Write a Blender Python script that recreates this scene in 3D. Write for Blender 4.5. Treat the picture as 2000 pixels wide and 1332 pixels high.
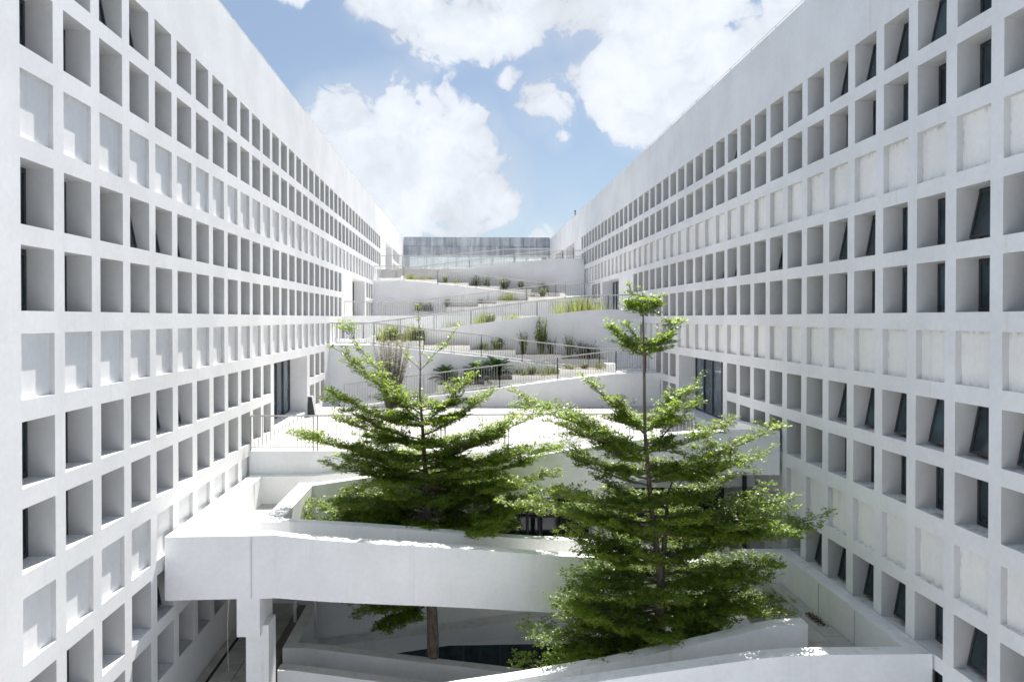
import bpy, math, random
from math import sin, cos, pi, radians, sqrt, atan2
from mathutils import Vector, Matrix, Euler

random.seed(7)
S = bpy.context.scene
for o in list(bpy.data.objects):
    bpy.data.objects.remove(o, do_unlink=True)
COL = S.collection
EYE = 9.5                      # height of the camera above the left-hand path

# ------------------------------------------------------------------ camera
cam = bpy.data.cameras.new('camera')
cam.sensor_width = 36.0
cam.lens = 1450 / 2000 * 36.0
cam.shift_x = 32 / 2000
cam.shift_y = -29.5 / 2000
cam.clip_start = 0.1
cam.clip_end = 6000
camo = bpy.data.objects.new('camera', cam)
COL.objects.link(camo)
camo.location = (0, 0, EYE)
camo.rotation_euler = (pi / 2 - 0.01007, 0, -0.04054)
S.camera = camo

# ------------------------------------------------------------------ light
SUN_AZ = math.atan2(1.0, 4.8)          # from +Y towards +X
SUN_EL = radians(55)
sun_dir = Vector((sin(SUN_AZ) * cos(SUN_EL), cos(SUN_AZ) * cos(SUN_EL), sin(SUN_EL)))
sl = bpy.data.lights.new('sun', 'SUN')
sl.energy = 5.0
sl.angle = radians(0.5)
sl.color = (1.0, 0.97, 0.925)
so = bpy.data.objects.new('sun', sl)
COL.objects.link(so)
so.rotation_euler = sun_dir.to_track_quat('Z', 'Y').to_euler()
so.location = (0, 40, 60)

S.view_settings.view_transform = 'Standard'
S.view_settings.look = 'None'
S.view_settings.exposure = 1.06
S.view_settings.gamma = 1.0
S.view_settings.use_curve_mapping = False


class NT:
    """small helper for wiring nodes"""
    def __init__(self, tree):
        self.t = tree
        self.t.nodes.clear()

    def n(self, typ, **kw):
        nd = self.t.nodes.new(typ)
        for k, v in kw.items():
            setattr(nd, k, v)
        return nd

    def l(self, a, b):
        self.t.links.new(a, b)

    def put(self, sock, v):
        if isinstance(v, bpy.types.NodeSocket):
            self.l(v, sock)
        elif v is not None:
            sock.default_value = v

    def math(self, op, a, b=None, c=None, clamp=False):
        nd = self.n('ShaderNodeMath', operation=op, use_clamp=clamp)
        self.put(nd.inputs[0], a)
        self.put(nd.inputs[1], b)
        self.put(nd.inputs[2], c)
        return nd.outputs[0]

    def vmath(self, op, a, b=None, out=0):
        nd = self.n('ShaderNodeVectorMath', operation=op)
        self.put(nd.inputs[0], a)
        if b is not None:
            self.put(nd.inputs[1], b)
        return nd.outputs[out]

    def mapr(self, v, a, b, c=0.0, d=1.0, smooth=True):
        nd = self.n('ShaderNodeMapRange')
        nd.interpolation_type = 'SMOOTHSTEP' if smooth else 'LINEAR'
        self.put(nd.inputs['Value'], v)
        nd.inputs['From Min'].default_value = a
        nd.inputs['From Max'].default_value = b
        nd.inputs['To Min'].default_value = c
        nd.inputs['To Max'].default_value = d
        return nd.outputs['Result']

    def noise(self, vec, scale, detail=4.0, rough=0.5, dist=0.0):
        nd = self.n('ShaderNodeTexNoise')
        self.put(nd.inputs['Vector'], vec)
        nd.inputs['Scale'].default_value = scale
        nd.inputs['Detail'].default_value = detail
        nd.inputs['Roughness'].default_value = rough
        nd.inputs['Distortion'].default_value = dist
        return nd.outputs[0]

    def mapping(self, vec, scale=(1, 1, 1), loc=(0, 0, 0)):
        nd = self.n('ShaderNodeMapping')
        self.put(nd.inputs['Vector'], vec)
        nd.inputs['Scale'].default_value = scale
        nd.inputs['Location'].default_value = loc
        return nd.outputs[0]

    def mix(self, fac, a, b, blend='MIX'):
        nd = self.n('ShaderNodeMix', data_type='RGBA', blend_type=blend)
        self.put(nd.inputs[0], fac)
        for s, v in ((nd.inputs[6], a), (nd.inputs[7], b)):
            if isinstance(v, tuple) and len(v) == 3:
                v = (*v, 1.0)
            self.put(s, v)
        return nd.outputs[2]


# ------------------------------------------------------------------ sky
W = bpy.data.worlds.new('World')
S.world = W
W.use_nodes = True
k = NT(W.node_tree)
sky = k.n('ShaderNodeTexSky')
sky.sky_type = 'NISHITA'
sky.sun_disc = False
sky.sun_elevation = SUN_EL
sky.sun_rotation = SUN_AZ
sky.altitude = 50
sky.air_density = 1.0
sky.dust_density = 0.6
sky.ozone_density = 2.2
tc = k.n('ShaderNodeTexCoord')
dirv = tc.outputs['Generated']


def sky_dir(px, py):
    v = Vector(((px - 968) / 1450, 1.0, -(py - 636.5) / 1450))
    v.rotate(Euler((-0.01007, 0, -0.04054)))
    return v.normalized()


CLOUDS = [  # place in the sky, angular radius in pixels of a 2000 px picture
    (700, 305, 110), (780, 330, 130), (880, 330, 105), (930, 385, 70), (980, 395, 42), (690, 370, 50), (800, 370, 66),
    (870, 270, 55), (700, 250, 45),
    (1210, 150, 72), (1300, 150, 85), (1250, 215, 62), (1400, 150, 95), (1500, 130, 110), (1330, 225, 66), (1150, 150, 42),
    (1580, 60, 110), (1460, 205, 80),
    (1060, 200, 55), (1000, 150, 26), (1090, 272, 22), (1015, 228, 26),
    (860, 85, 55), (900, 40, 66), (1010, 10, 85), (800, 5, 65), (715, -10, 55), (955, 80, 40), (1180, 0, 85), (1300, 5, 70),
    (1400, -5, 60), (1110, 55, 40), (560, -60, 60),
    (870, 462, 40), (1060, 460, 28), (800, 466, 36),
]
cover = None
for px, py, r in CLOUDS:
    d = sky_dir(px, py)
    dt = k.n('ShaderNodeVectorMath', operation='DOT_PRODUCT')
    k.l(dirv, dt.inputs[0])
    dt.inputs[1].default_value = d
    # scale of one pixel here, in radians
    ang = r / 1450 / (1 + ((px - 968) ** 2 + (py - 636) ** 2) / 1450 ** 2)
    b = k.mapr(dt.outputs['Value'], cos(ang * 1.7), 1.0, 0.0, 1.0, smooth=False)
    b = k.math('MULTIPLY', k.math('POWER', b, 0.8), 0.60 if r < 30 else 0.80 if r < 60 else 1.0)
    cover = b if cover is None else k.math('SMOOTH_MAX', cover, b, 0.12)
warp = k.n('ShaderNodeTexNoise')
k.l(dirv, warp.inputs['Vector'])
warp.inputs['Scale'].default_value = 14
warp.inputs['Detail'].default_value = 4
wv = k.vmath('MULTIPLY', k.vmath('SUBTRACT', warp.outputs['Color'], (0.5, 0.5, 0.5)), (0.09, 0.09, 0.09))
dw = k.vmath('ADD', dirv, wv)
fb = k.noise(dw, 11.0, 7.0, 0.62)
puff = k.n('ShaderNodeTexVoronoi', feature='F1')
k.l(dw, puff.inputs['Vector'])
puff.inputs['Scale'].default_value = 26.0
puff.inputs['Detail'].default_value = 2.0
puff.inputs['Roughness'].default_value = 0.55
billow = k.math('SUBTRACT', 0.46, puff.outputs['Distance'])
fb2 = k.noise(dw, 5.0, 5.0, 0.5)
low = k.noise(k.mapping(dirv, loc=(3.1, 1.7, 0.4), scale=(1, 1, 1.5)), 2.6, 4.0, 0.5)
vd = k.n('ShaderNodeVectorMath', operation='DOT_PRODUCT')
k.l(dirv, vd.inputs[0])
vd.inputs[1].default_value = sky_dir(1000, 200)
elsewhere = k.mapr(vd.outputs['Value'], 0.86, 0.78)          # the rest of the sky is as cloudy as the part described above
cov = k.math('MAXIMUM', k.math('MULTIPLY', cover, 0.80), k.math('MULTIPLY', elsewhere, k.mapr(low, 0.40, 0.62, 0.0, 0.5)))
dens = k.math('ADD', cov, k.math('ADD', k.math('MULTIPLY', k.math('SUBTRACT', fb, 0.5), 1.1), k.math('MULTIPLY', billow, 0.24)))
mask = k.mapr(dens, 0.25, 0.43)
veil = k.mapr(k.math('ADD', k.math('MULTIPLY', cover, 0.4), fb2), 0.46, 1.0, 0.0, 0.40)
mask = k.math('MAXIMUM', mask, veil)
# cloud body: whiter where thick, greyer in the folds
fold = k.mapr(k.noise(k.mapping(dw, loc=(0.02, 0, 0.03)), 11.0, 6.0, 0.55), 0.36, 0.62)
thick = k.mapr(dens, 0.3, 0.75)
tone = k.math('MULTIPLY_ADD', fold, 0.14, k.math('MULTIPLY_ADD', thick, 0.12, 0.85))
csc = k.n('ShaderNodeVectorMath', operation='SCALE')
csc.inputs[0].default_value = (7.0, 7.4, 8.05)
k.l(tone, csc.inputs['Scale'])
skyc = k.mix(0.38, sky.outputs[0], (3.2, 3.95, 4.75))
col = k.mix(mask, skyc, csc.outputs[0])
bg = k.n('ShaderNodeBackground')
bg.inputs['Strength'].default_value = 0.058
k.l(col, bg.inputs['Color'])
wo = k.n('ShaderNodeOutputWorld')
k.l(bg.outputs[0], wo.inputs['Surface'])


# ------------------------------------------------------------------ materials
def new_mat(name):
    m = bpy.data.materials.new(name)
    m.use_nodes = True
    q = NT(m.node_tree)
    b = q.n('ShaderNodeBsdfPrincipled')
    out = q.n('ShaderNodeOutputMaterial')
    q.l(b.outputs[0], out.inputs['Surface'])
    return m, q, b


def bump(q, b, h, dist=0.01, strength=0.4):
    bp = q.n('ShaderNodeBump')
    bp.inputs['Distance'].default_value = dist
    bp.inputs['Strength'].default_value = strength
    q.l(h, bp.inputs['Height'])
    q.l(bp.outputs[0], b.inputs['Normal'])


def plaster(name, base, streak=0.25, dirt=0.25, tint=(0.42, 0.40, 0.37)):
    """painted render: patchy paint, rain streaks down the face, dirt lying on level faces"""
    m, q, b = new_mat(name)
    g = q.n('ShaderNodeNewGeometry')
    pos = g.outputs['Position']
    big = q.mapr(q.noise(pos, 0.55, 5, 0.55), 0.3, 0.7, 0.93, 1.03)
    fine = q.mapr(q.noise(pos, 9.0, 6, 0.6), 0.25, 0.75, 0.965, 1.02)
    sc = q.noise(q.mapping(pos, scale=(5.5, 5.5, 0.22)), 1.0, 5, 0.62)
    gate = q.mapr(q.noise(q.mapping(pos, scale=(0.5, 0.5, 0.35), loc=(7, 3, 1)), 1.0, 3, 0.5), 0.44, 0.66)
    st = q.math('MULTIPLY', q.mapr(sc, 0.52, 0.78), gate)
    st = q.math('MULTIPLY', st, streak)
    nz = q.n('ShaderNodeSeparateXYZ')
    q.l(g.outputs['Normal'], nz.inputs[0])
    up = q.mapr(nz.outputs[2], 0.7, 0.95)
    dn = q.mapr(q.noise(pos, 3.2, 7, 0.62), 0.50, 0.70)
    dd = q.math('MULTIPLY', q.math('MULTIPLY', up, dn), dirt)
    c = q.mix(1.0, (*base, 1), q.math('MULTIPLY', big, fine), 'MULTIPLY')
    c = q.mix(st, c, (*tint, 1))
    c = q.mix(dd, c, (0.30, 0.26, 0.22, 1))
    q.l(c, b.inputs['Base Color'])
    b.inputs['Roughness'].default_value = 0.78
    b.inputs['Specular IOR Level'].default_value = 0.25
    bump(q, b, q.noise(pos, 40, 5, 0.6), 0.006, 0.35)
    return m


M = {}
M['white'] = plaster('white_render', (0.85, 0.85, 0.855), 0.16, 0.30)
M['white_old'] = plaster('weathered_white_render', (0.82, 0.825, 0.84), 0.26, 0.85)
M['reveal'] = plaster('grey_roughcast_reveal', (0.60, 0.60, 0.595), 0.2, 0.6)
M['panel_old'] = plaster('streaked_white_panel', (0.87, 0.865, 0.855), 0.35, 0.3, (0.40, 0.37, 0.34))
q = NT.__new__(NT)
q.t = M['panel_old'].node_tree
pb = [n for n in q.t.nodes if n.type == 'BSDF_PRINCIPLED'][0]
src = pb.inputs['Base Color'].links[0].from_socket
tco = q.n('ShaderNodeTexCoord')
sx_ = q.n('ShaderNodeSeparateXYZ')
q.l(tco.outputs['Object'], sx_.inputs[0])
gp = q.n('ShaderNodeNewGeometry').outputs['Position']
edge = q.math('MAXIMUM', q.mapr(q.math('ABSOLUTE', sx_.outputs[2]), 0.42, 0.56), q.mapr(q.math('ABSOLUTE', sx_.outputs[1]), 0.38, 0.49))
spots = q.mapr(q.noise(q.mapping(gp, scale=(5, 5, 1.6)), 1.6, 8, 0.7), 0.46, 0.66)
q.l(q.mix(q.math('MULTIPLY', q.math('MULTIPLY', edge, spots), 0.55), src, (0.20, 0.18, 0.165, 1)), pb.inputs['Base Color'])
M['parapet'] = plaster('parapet_white_render', (0.87, 0.87, 0.875), 0.22, 0.25)
M['planter'] = plaster('cream_planter_render', (0.87, 0.845, 0.80), 0.12, 0.1)


def stone(name, base, var=0.1):
    m, q, b = new_mat(name)
    g = q.n('ShaderNodeNewGeometry')
    oi = q.n('ShaderNodeObjectInfo')
    n1 = q.mapr(q.noise(g.outputs['Position'], 2.2, 7, 0.6), 0.3, 0.7, 1 - var, 1 + var * 0.5)
    n2 = q.mapr(oi.outputs['Random'], 0, 1, 1 - var, 1 + var * 0.5, smooth=False)
    c = q.mix(1.0, (*base, 1), q.math('MULTIPLY', n1, n2), 'MULTIPLY')
    sp = q.mapr(q.noise(g.outputs['Position'], 1.1, 8, 0.66), 0.54, 0.72, 0, 0.45)
    c = q.mix(sp, c, (base[0] * 0.5, base[1] * 0.46, base[2] * 0.42, 1))
    q.l(c, b.inputs['Base Color'])
    b.inputs['Roughness'].default_value = 0.8
    bump(q, b, q.noise(g.outputs['Position'], 25, 6, 0.6), 0.006, 0.4)
    return m


M['paver'] = stone('pale_paver', (0.52, 0.505, 0.485), 0.12)
M['bounce_paving'] = stone('pale_bounce_paving', (0.60, 0.615, 0.64), 0.06)
M['grey_paver'] = stone('grey_paver', (0.55, 0.53, 0.50), 0.16)
M['joint'] = stone('paving_joint', (0.22, 0.21, 0.20), 0.1)
M['pale_joint'] = stone('pale_paving_joint', (0.26, 0.25, 0.235), 0.1)
M['ground'] = stone('ground', (0.30, 0.28, 0.25), 0.15)
M['soil'] = stone('soil', (0.42, 0.29, 0.18), 0.3)
M['floor_dark'] = stone('dark_floor', (0.12, 0.105, 0.095), 0.2)


def concrete(name):
    m, q, b = new_mat(name)
    g = q.n('ShaderNodeNewGeometry')
    oi = q.n('ShaderNodeObjectInfo')
    p = g.outputs['Position']
    s = q.noise(q.mapping(p, scale=(1.6, 1.6, 0.13)), 1.0, 7, 0.66)
    n = q.noise(p, 0.6, 6, 0.6)
    f = q.math('ADD', q.math('MULTIPLY', s, 0.65), q.math('MULTIPLY', n, 0.35))
    f = q.math('ADD', f, q.math('MULTIPLY', q.math('SUBTRACT', oi.outputs['Random'], 0.5), 0.08))
    c = q.mix(q.mapr(f, 0.36, 0.62), (0.30, 0.325, 0.36, 1), (0.62, 0.645, 0.675, 1))
    q.l(c, b.inputs['Base Color'])
    b.inputs['Roughness'].default_value = 0.85
    bump(q, b, f, 0.02, 0.3)
    return m


M['concrete'] = concrete('weathered_concrete')


def simple(name, base, rough=0.5, metal=0.0, var=0.12, scale=6.0, spec=0.5):
    m, q, b = new_mat(name)
    g = q.n('ShaderNodeNewGeometry')
    n1 = q.mapr(q.noise(g.outputs['Position'], scale, 5, 0.6), 0.3, 0.7, 1 - var, 1 + var)
    q.l(q.mix(1.0, (*base, 1), n1, 'MULTIPLY'), b.inputs['Base Color'])
    b.inputs['Roughness'].default_value = rough
    b.inputs['Metallic'].default_value = metal
    b.inputs['Specular IOR Level'].default_value = spec
    return m


M['rail'] = simple('grey_rail_paint', (0.42, 0.415, 0.40), 0.45)
M['dark_rail'] = simple('dark_rail_paint', (0.12, 0.125, 0.13), 0.45)
M['frame'] = simple('anthracite_frame', (0.035, 0.040, 0.046), 0.4)
M['cable'] = simple('white_cable', (0.75, 0.75, 0.73), 0.5)
M['pipe'] = simple('white_pipe', (0.72, 0.72, 0.72), 0.4)
M['black'] = simple('black_pipe', (0.02, 0.02, 0.022), 0.5)
M['board_dark'] = simple('dark_board', (0.05, 0.055, 0.055), 0.6)
M['board_grey'] = simple('grey_board', (0.5, 0.5, 0.49), 0.6)


def glass(name, base):
    m, q, b = new_mat(name)
    g = q.n('ShaderNodeNewGeometry')
    oi = q.n('ShaderNodeObjectInfo')
    p = g.outputs['Position']
    n = q.mapr(q.noise(p, 1.3, 4, 0.6), 0.3, 0.7, 0.6, 1.5)
    n = q.math('MULTIPLY', n, q.mapr(oi.outputs['Random'], 0, 1, 0.6, 1.5, smooth=False))
    dust = q.mapr(q.noise(q.mapping(p, scale=(6, 6, 1.0)), 1.5, 7, 0.65), 0.56, 0.8, 0, 0.18)
    c = q.mix(1.0, (*base, 1), n, 'MULTIPLY')
    c = q.mix(dust, c, (0.35, 0.37, 0.37, 1))
    q.l(c, b.inputs['Base Color'])
    b.inputs['Roughness'].default_value = 0.06
    b.inputs['IOR'].default_value = 1.5
    bump(q, b, q.noise(p, 1.7, 2, 0.5), 0.01, 0.12)
    return m


M['glass'] = glass('dark_teal_glass', (0.028, 0.050, 0.060))
M['door_glass'] = glass('blue_grey_glass', (0.10, 0.135, 0.17))


def leafmat(name, a, b2, trans=0.35, gloss=0.35):
    m = bpy.data.materials.new(name)
    m.use_nodes = True
    q = NT(m.node_tree)
    g = q.n('ShaderNodeNewGeometry')
    r = g.outputs['Random Per Island']
    c = q.mix(r, (*a, 1), (*b2, 1))
    pat = q.mapr(q.noise(g.outputs['Position'], 1.1, 3, 0.5), 0.3, 0.7, 0.8, 1.2)
    c = q.mix(1.0, c, pat, 'MULTIPLY')
    pr = q.n('ShaderNodeBsdfPrincipled')
    q.l(c, pr.inputs['Base Color'])
    pr.inputs['Roughness'].default_value = 0.42
    pr.inputs['Specular IOR Level'].default_value = gloss
    tr = q.n('ShaderNodeBsdfTranslucent')
    q.l(q.mix(1.0, c, (2.2, 2.05, 0.7, 1), 'MULTIPLY'), tr.inputs['Color'])
    mx = q.n('ShaderNodeMixShader')
    mx.inputs[0].default_value = trans
    q.l(pr.outputs[0], mx.inputs[1])
    q.l(tr.outputs[0], mx.inputs[2])
    out = q.n('ShaderNodeOutputMaterial')
    q.l(mx.outputs[0], out.inputs['Surface'])
    return m


M['leaf'] = leafmat('tree_leaf', (0.105, 0.175, 0.034), (0.21, 0.285, 0.060), 0.57, 0.4)
M['grass'] = leafmat('grass_blade', (0.10, 0.15, 0.04), (0.22, 0.25, 0.08), 0.3, 0.2)
M['yellow_grass'] = leafmat('yellow_grass_blade', (0.14, 0.19, 0.05), (0.25, 0.28, 0.09), 0.35, 0.2)
M['dark_leaf'] = leafmat('dark_leaf', (0.045, 0.06, 0.035), (0.10, 0.11, 0.07), 0.2, 0.2)
M['dry_leaf'] = leafmat('dry_leaf', (0.16, 0.145, 0.12), (0.27, 0.25, 0.21), 0.2, 0.1)
M['cycad'] = leafmat('cycad_leaf', (0.02, 0.055, 0.018), (0.05, 0.11, 0.03), 0.15, 0.5)


def barkmat():
    m, q, b = new_mat('bark')
    g = q.n('ShaderNodeNewGeometry')
    n = q.noise(q.mapping(g.outputs['Position'], scale=(9, 9, 2.5)), 1.5, 7, 0.65)
    q.l(q.mix(q.mapr(n, 0.3, 0.7), (0.075, 0.056, 0.043, 1), (0.22, 0.18, 0.14, 1)), b.inputs['Base Color'])
    b.inputs['Roughness'].default_value = 0.9
    bump(q, b, n, 0.03, 0.6)
    return m


M['bark'] = barkmat()


# ------------------------------------------------------------------ mesh helpers (z is measured from eye level)
class MB:
    def __init__(self):
        self.v = []
        self.f = []

    def add(self, vs, fs):
        o = len(self.v)
        self.v += [tuple(x) for x in vs]
        self.f += [tuple(i + o for i in t) for t in fs]
        return self

    def quad(self, a, b, c, d):
        return self.add([a, b, c, d], [(0, 1, 2, 3)])

    def box(self, x0, x1, y0, y1, z0, z1):
        v = [(x, y, z) for z in (z0, z1) for y in (y0, y1) for x in (x0, x1)]
        return self.add(v, [(0, 2, 3, 1), (4, 5, 7, 6), (0, 1, 5, 4), (2, 6, 7, 3), (0, 4, 6, 2), (1, 3, 7, 5)])

    def tube(self, pts, rads, n=6, cap=True):
        pts = [Vector(p) for p in pts]
        if not isinstance(rads, (list, tuple)):
            rads = [rads] * len(pts)
        vs, fs = [], []
        up = Vector((0.13, 0.21, 1)).normalized()
        for i, p in enumerate(pts):
            d = (pts[min(i + 1, len(pts) - 1)] - pts[max(i - 1, 0)])
            d = d.normalized() if d.length > 1e-9 else Vector((0, 0, 1))
            a = d.cross(up if abs(d.dot(up)) < 0.95 else Vector((1, 0, 0))).normalized()
            b = d.cross(a)
            for j in range(n):
                t = 2 * pi * j / n
                vs.append(p + (a * cos(t) + b * sin(t)) * rads[i])
        for i in range(len(pts) - 1):
            for j in range(n):
                k2 = (j + 1) % n
                fs.append((i * n + j, i * n + k2, (i + 1) * n + k2, (i + 1) * n + j))
        if cap:
            fs.append(tuple(range(n))[::-1])
            fs.append(tuple(range((len(pts) - 1) * n, len(pts) * n)))
        return self.add(vs, fs)

    def bar(self, a, b, w):
        """square bar between two points"""
        return self.tube([a, b], [w * 0.7071, w * 0.7071], 4)

    def wall(self, pts, thick):
        """upright wall along a plan line; pts = (x, y, top, bottom); thickness laid to the left of travel"""
        n = len(pts)
        off = []
        for i in range(n):
            def nrm(a, b):
                d = Vector((b[0] - a[0], b[1] - a[1], 0)).normalized()
                return Vector((-d.y, d.x, 0))
            if i == 0:
                o = nrm(pts[0], pts[1])
            elif i == n - 1:
                o = nrm(pts[-2], pts[-1])
            else:
                a, b = nrm(pts[i - 1], pts[i]), nrm(pts[i], pts[i + 1])
                o = (a + b).normalized()
                o = o / max(0.35, o.dot(a))
            off.append(o * thick)
        vs = []
        for (x, y, zt, zb), o in zip(pts, off):
            vs += [(x, y, zb), (x, y, zt), (x + o.x, y + o.y, zt), (x + o.x, y + o.y, zb)]
        fs = []
        for i in range(n - 1):
            a, b = 4 * i, 4 * i + 4
            fs += [(a, b, b + 1, a + 1), (a + 1, b + 1, b + 2, a + 2), (a + 2, b + 2, b + 3, a + 3), (a + 3, b + 3, b, a)]
        fs += [(0, 1, 2, 3), (4 * n - 1, 4 * n - 2, 4 * n - 3, 4 * n - 4)]
        return self.add(vs, fs)

    def slab(self, left, right, thick):
        """deck between two 3-D lines of equal length"""
        n = len(left)
        vs = []
        for a, b in zip(left, right):
            vs += [tuple(a), tuple(b), (b[0], b[1], b[2] - thick), (a[0], a[1], a[2] - thick)]
        fs = []
        for i in range(n - 1):
            a, b = 4 * i, 4 * i + 4
            for j in range(4):
                j2 = (j + 1) % 4
                fs.append((a + j, a + j2, b + j2, b + j))
        fs += [(3, 2, 1, 0), (4 * n - 4, 4 * n - 3, 4 * n - 2, 4 * n - 1)]
        return self.add(vs, fs)

    def prism_y(self, prof, zb, y0, y1):
        """solid under a profile of (x, z) points from depth y0 to y1"""
        n = len(prof)
        vs = []
        for x, z in prof:
            vs += [(x, y0, zb), (x, y0, z), (x, y1, z), (x, y1, zb)]
        fs = []
        for i in range(n - 1):
            a, b = 4 * i, 4 * i + 4
            fs += [(a, b, b + 1, a + 1), (a + 1, b + 1, b + 2, a + 2), (a + 2, b + 2, b + 3, a + 3), (a + 3, b + 3, b, a)]
        fs += [(0, 1, 2, 3), (4 * n - 1, 4 * n - 2, 4 * n - 3, 4 * n - 4)]
        return self.add(vs, fs)

    def mesh(self, name):
        me = bpy.data.meshes.new(name)
        me.from_pydata([(x, y, z + EYE) for x, y, z in self.v], [], self.f)
        me.update()
        return me

    def build(self, name, mat, parent=None, smooth=False, kind=None, local=False):
        if local:
            me = bpy.data.meshes.new(name)
            me.from_pydata(self.v, [], self.f)
        else:
            me = self.mesh(name)
        me.materials.append(M[mat] if isinstance(mat, str) else mat)
        if smooth:
            me.polygons.foreach_set('use_smooth', [True] * len(me.polygons))
        me.validate()
        return put(name, me, parent, kind, local)


def put(name, me, parent=None, kind=None, local=False):
    o = bpy.data.objects.new(name, me)
    COL.objects.link(o)
    if parent is not None:
        o.parent = parent
        if not local:
            o.matrix_parent_inverse = world_of(parent).inverted()
    if kind:
        o['kind'] = kind
    return o


def world_of(o):
    m = o.matrix_basis.copy()
    if o.parent is not None:
        m = world_of(o.parent) @ o.matrix_parent_inverse @ m
    return m


def tag(o, label=None, cat=None, group=None, kind=None):
    if label: o['label'] = label
    if cat: o['category'] = cat
    if group: o['group'] = group
    if kind: o['kind'] = kind
    return o


def thing(name, label, cat, loc=(0, 0, 0), group=None, rz=0.0):
    o = bpy.data.objects.new(name, None)
    COL.objects.link(o)
    o.location = (loc[0], loc[1], loc[2] + EYE)
    o.rotation_euler = (0, 0, rz)
    o.empty_display_size = 0.3
    return tag(o, label, cat, group)


def copy_tree(o, parent=None):
    c = o.copy()
    COL.objects.link(c)
    if parent is not None:
        c.parent = parent
        c.matrix_parent_inverse = o.matrix_parent_inverse.copy()
    for ch in list(o.children):
        copy_tree(ch, c)
    return c


def lerp(a, b, t):
    return a + (b - a) * t


def resample(pts, xs):
    out = []
    for x in xs:
        for a, b in zip(pts[:-1], pts[1:]):
            if x <= b[0] + 1e-9 or b is pts[-1]:
                t = (x - a[0]) / (b[0] - a[0])
                out.append(tuple(lerp(p, q2, t) for p, q2 in zip(a, b)))
                break
    return out


def chaikin(pts, it=2):
    for _ in range(it):
        q = [pts[0]]
        for a, b in zip(pts[:-1], pts[1:]):
            q.append(tuple(lerp(u, v, .25) for u, v in zip(a, b)))
            q.append(tuple(lerp(u, v, .75) for u, v in zip(a, b)))
        q.append(pts[-1])
        pts = q
    return pts


XL, XR = -7.0, 9.63            # the two facades
COURT = -13.0                  # floor of the sunken tree court
PATH = -9.4

# ------------------------------------------------------------------ the ground
g = MB().box(-160, 160, -160, 400, COURT - 1.0, COURT - 0.5).build('ground', 'ground', kind='structure')
MB().box(XL, XR, 8.0, 30, COURT - 0.4, COURT).build('court_floor', 'bounce_paving', kind='structure')
MB().box(-60, 60, -120, 8.0, COURT - 0.4, -9.5).build('bounce_paving', 'bounce_paving', kind='structure')  # unseen paving added behind the camera, kept pale to bounce sunlight onto shaded walls

# ------------------------------------------------------------------ the two facades
P = 1.2749                     # bay pitch
OPEN_W = 0.947                 # opening width
Y0 = 12.0                      # near edge of bay 0
ROWS = [('window', 6.745, 5.69), ('window', 5.366, 4.312), ('panel', 3.95, 2.862), ('window', 2.539, 1.491),
        ('window', 1.164, 0.121), ('panel', -0.244, -1.293), ('window', -1.641, -2.699), ('window', -3.02, -4.059),
        ('panel', -4.448, -5.505), ('window', -5.831, -6.899), ('window', -7.215, -8.275)]
TOP = 9.0
FAR = 84.3
DEPTH_W = 0.46
# door openings: (first bay edge y, far y, top z, floor z)
DOORS = [(27.42, 33.15, -1.641, -4.33), (46.35, 52.0, 2.539, -0.14), (65.5, 71.2, 6.745, 4.08)]
# for every row: list of (y start, y end) in which the bays are cut
SPAN = [
    [(0, 62.0), (71.5, 80)], [(0, 62.0), (71.5, 80)], [(0, 64.5)],
    [(0, 43.2), (52.3, 57.0)], [(0, 43.2), (52.3, 57.0)], [(0, 45.5)],
    [(0, 27.0), (33.4, 38.4)], [(0, 27.0), (33.4, 38.4)], [(0, 26.5)],
    [(0, 26.0)], [(0, 26.0)],
]
OPEN = {1: {0: [2, 3, 4, 5, 11, 12, 13, 14, 15, 16, 17], 3: [1, 4, 5, 8, 11, 12, 13, 17, 18, 19], 6: [0, 1, 2, 3, 4, 5], 9: [1, 3, 4, 5, 6], 10: [0]},
        -1: {0: [2, 3, 8, 15], 3: [3, 4, 5, 8, 11, 14], 6: [4, 5, 8, 10, 11], 9: [4]}}

# shared window meshes (origin at the middle of the opening, facing +x)
WH = 1.056


def window_meshes():
    hw, hh = OPEN_W / 2, WH / 2
    f = MB()
    t, d = 0.045, 0.06
    f.box(-d, 0, -hw, hw, -hh, -hh + t).box(-d, 0, -hw, hw, hh - t, hh)
    f.box(-d, 0, -hw, -hw + t, -hh + t, hh - t).box(-d, 0, hw - t, hw, -hh + t, hh - t)
    s = MB()   # sash hinged at its top: origin at the hinge
    a, b = hw - t - 0.006, WH - 2 * t - 0.01
    w = 0.05
    s.box(-0.02, 0.025, -a, a, -w, 0).box(-0.02, 0.025, -a, a, -b, -b + w)
    s.box(-0.02, 0.025, -a, -a + w, -b + w, -w).box(-0.02, 0.025, a - w, a, -b + w, -w)
    p = MB().box(-0.006, 0.006, -a + w - 0.004, a - w + 0.004, -b + w - 0.004, -w + 0.004)
    far = MB()
    far.add(f.v, f.f)
    out = []
    for nm, mb, mt in (('window', f, 'frame'), ('sash', s, 'frame'), ('pane', p, 'glass')):
        me = bpy.data.meshes.new(nm)
        me.from_pydata(mb.v, [], mb.f)
        me.materials.append(M[mt])
        me.update()
        out.append(me)
    pm = MB().box(-0.05, 0, -OPEN_W / 2 + 0.001, OPEN_W / 2 - 0.001, -0.555, 0.555)
    me = bpy.data.meshes.new('panel')
    me.from_pydata(pm.v, [], pm.f)
    me.materials.append(M['white'])
    me.update()
    out.append(me)
    return out


ME_WIN, ME_SASH, ME_PANE, ME_PANEL = window_meshes()
ME_PANEL_R = ME_PANEL.copy()
ME_PANEL_R.materials.clear()
ME_PANEL_R.materials.append(M['panel_old'])


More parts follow.
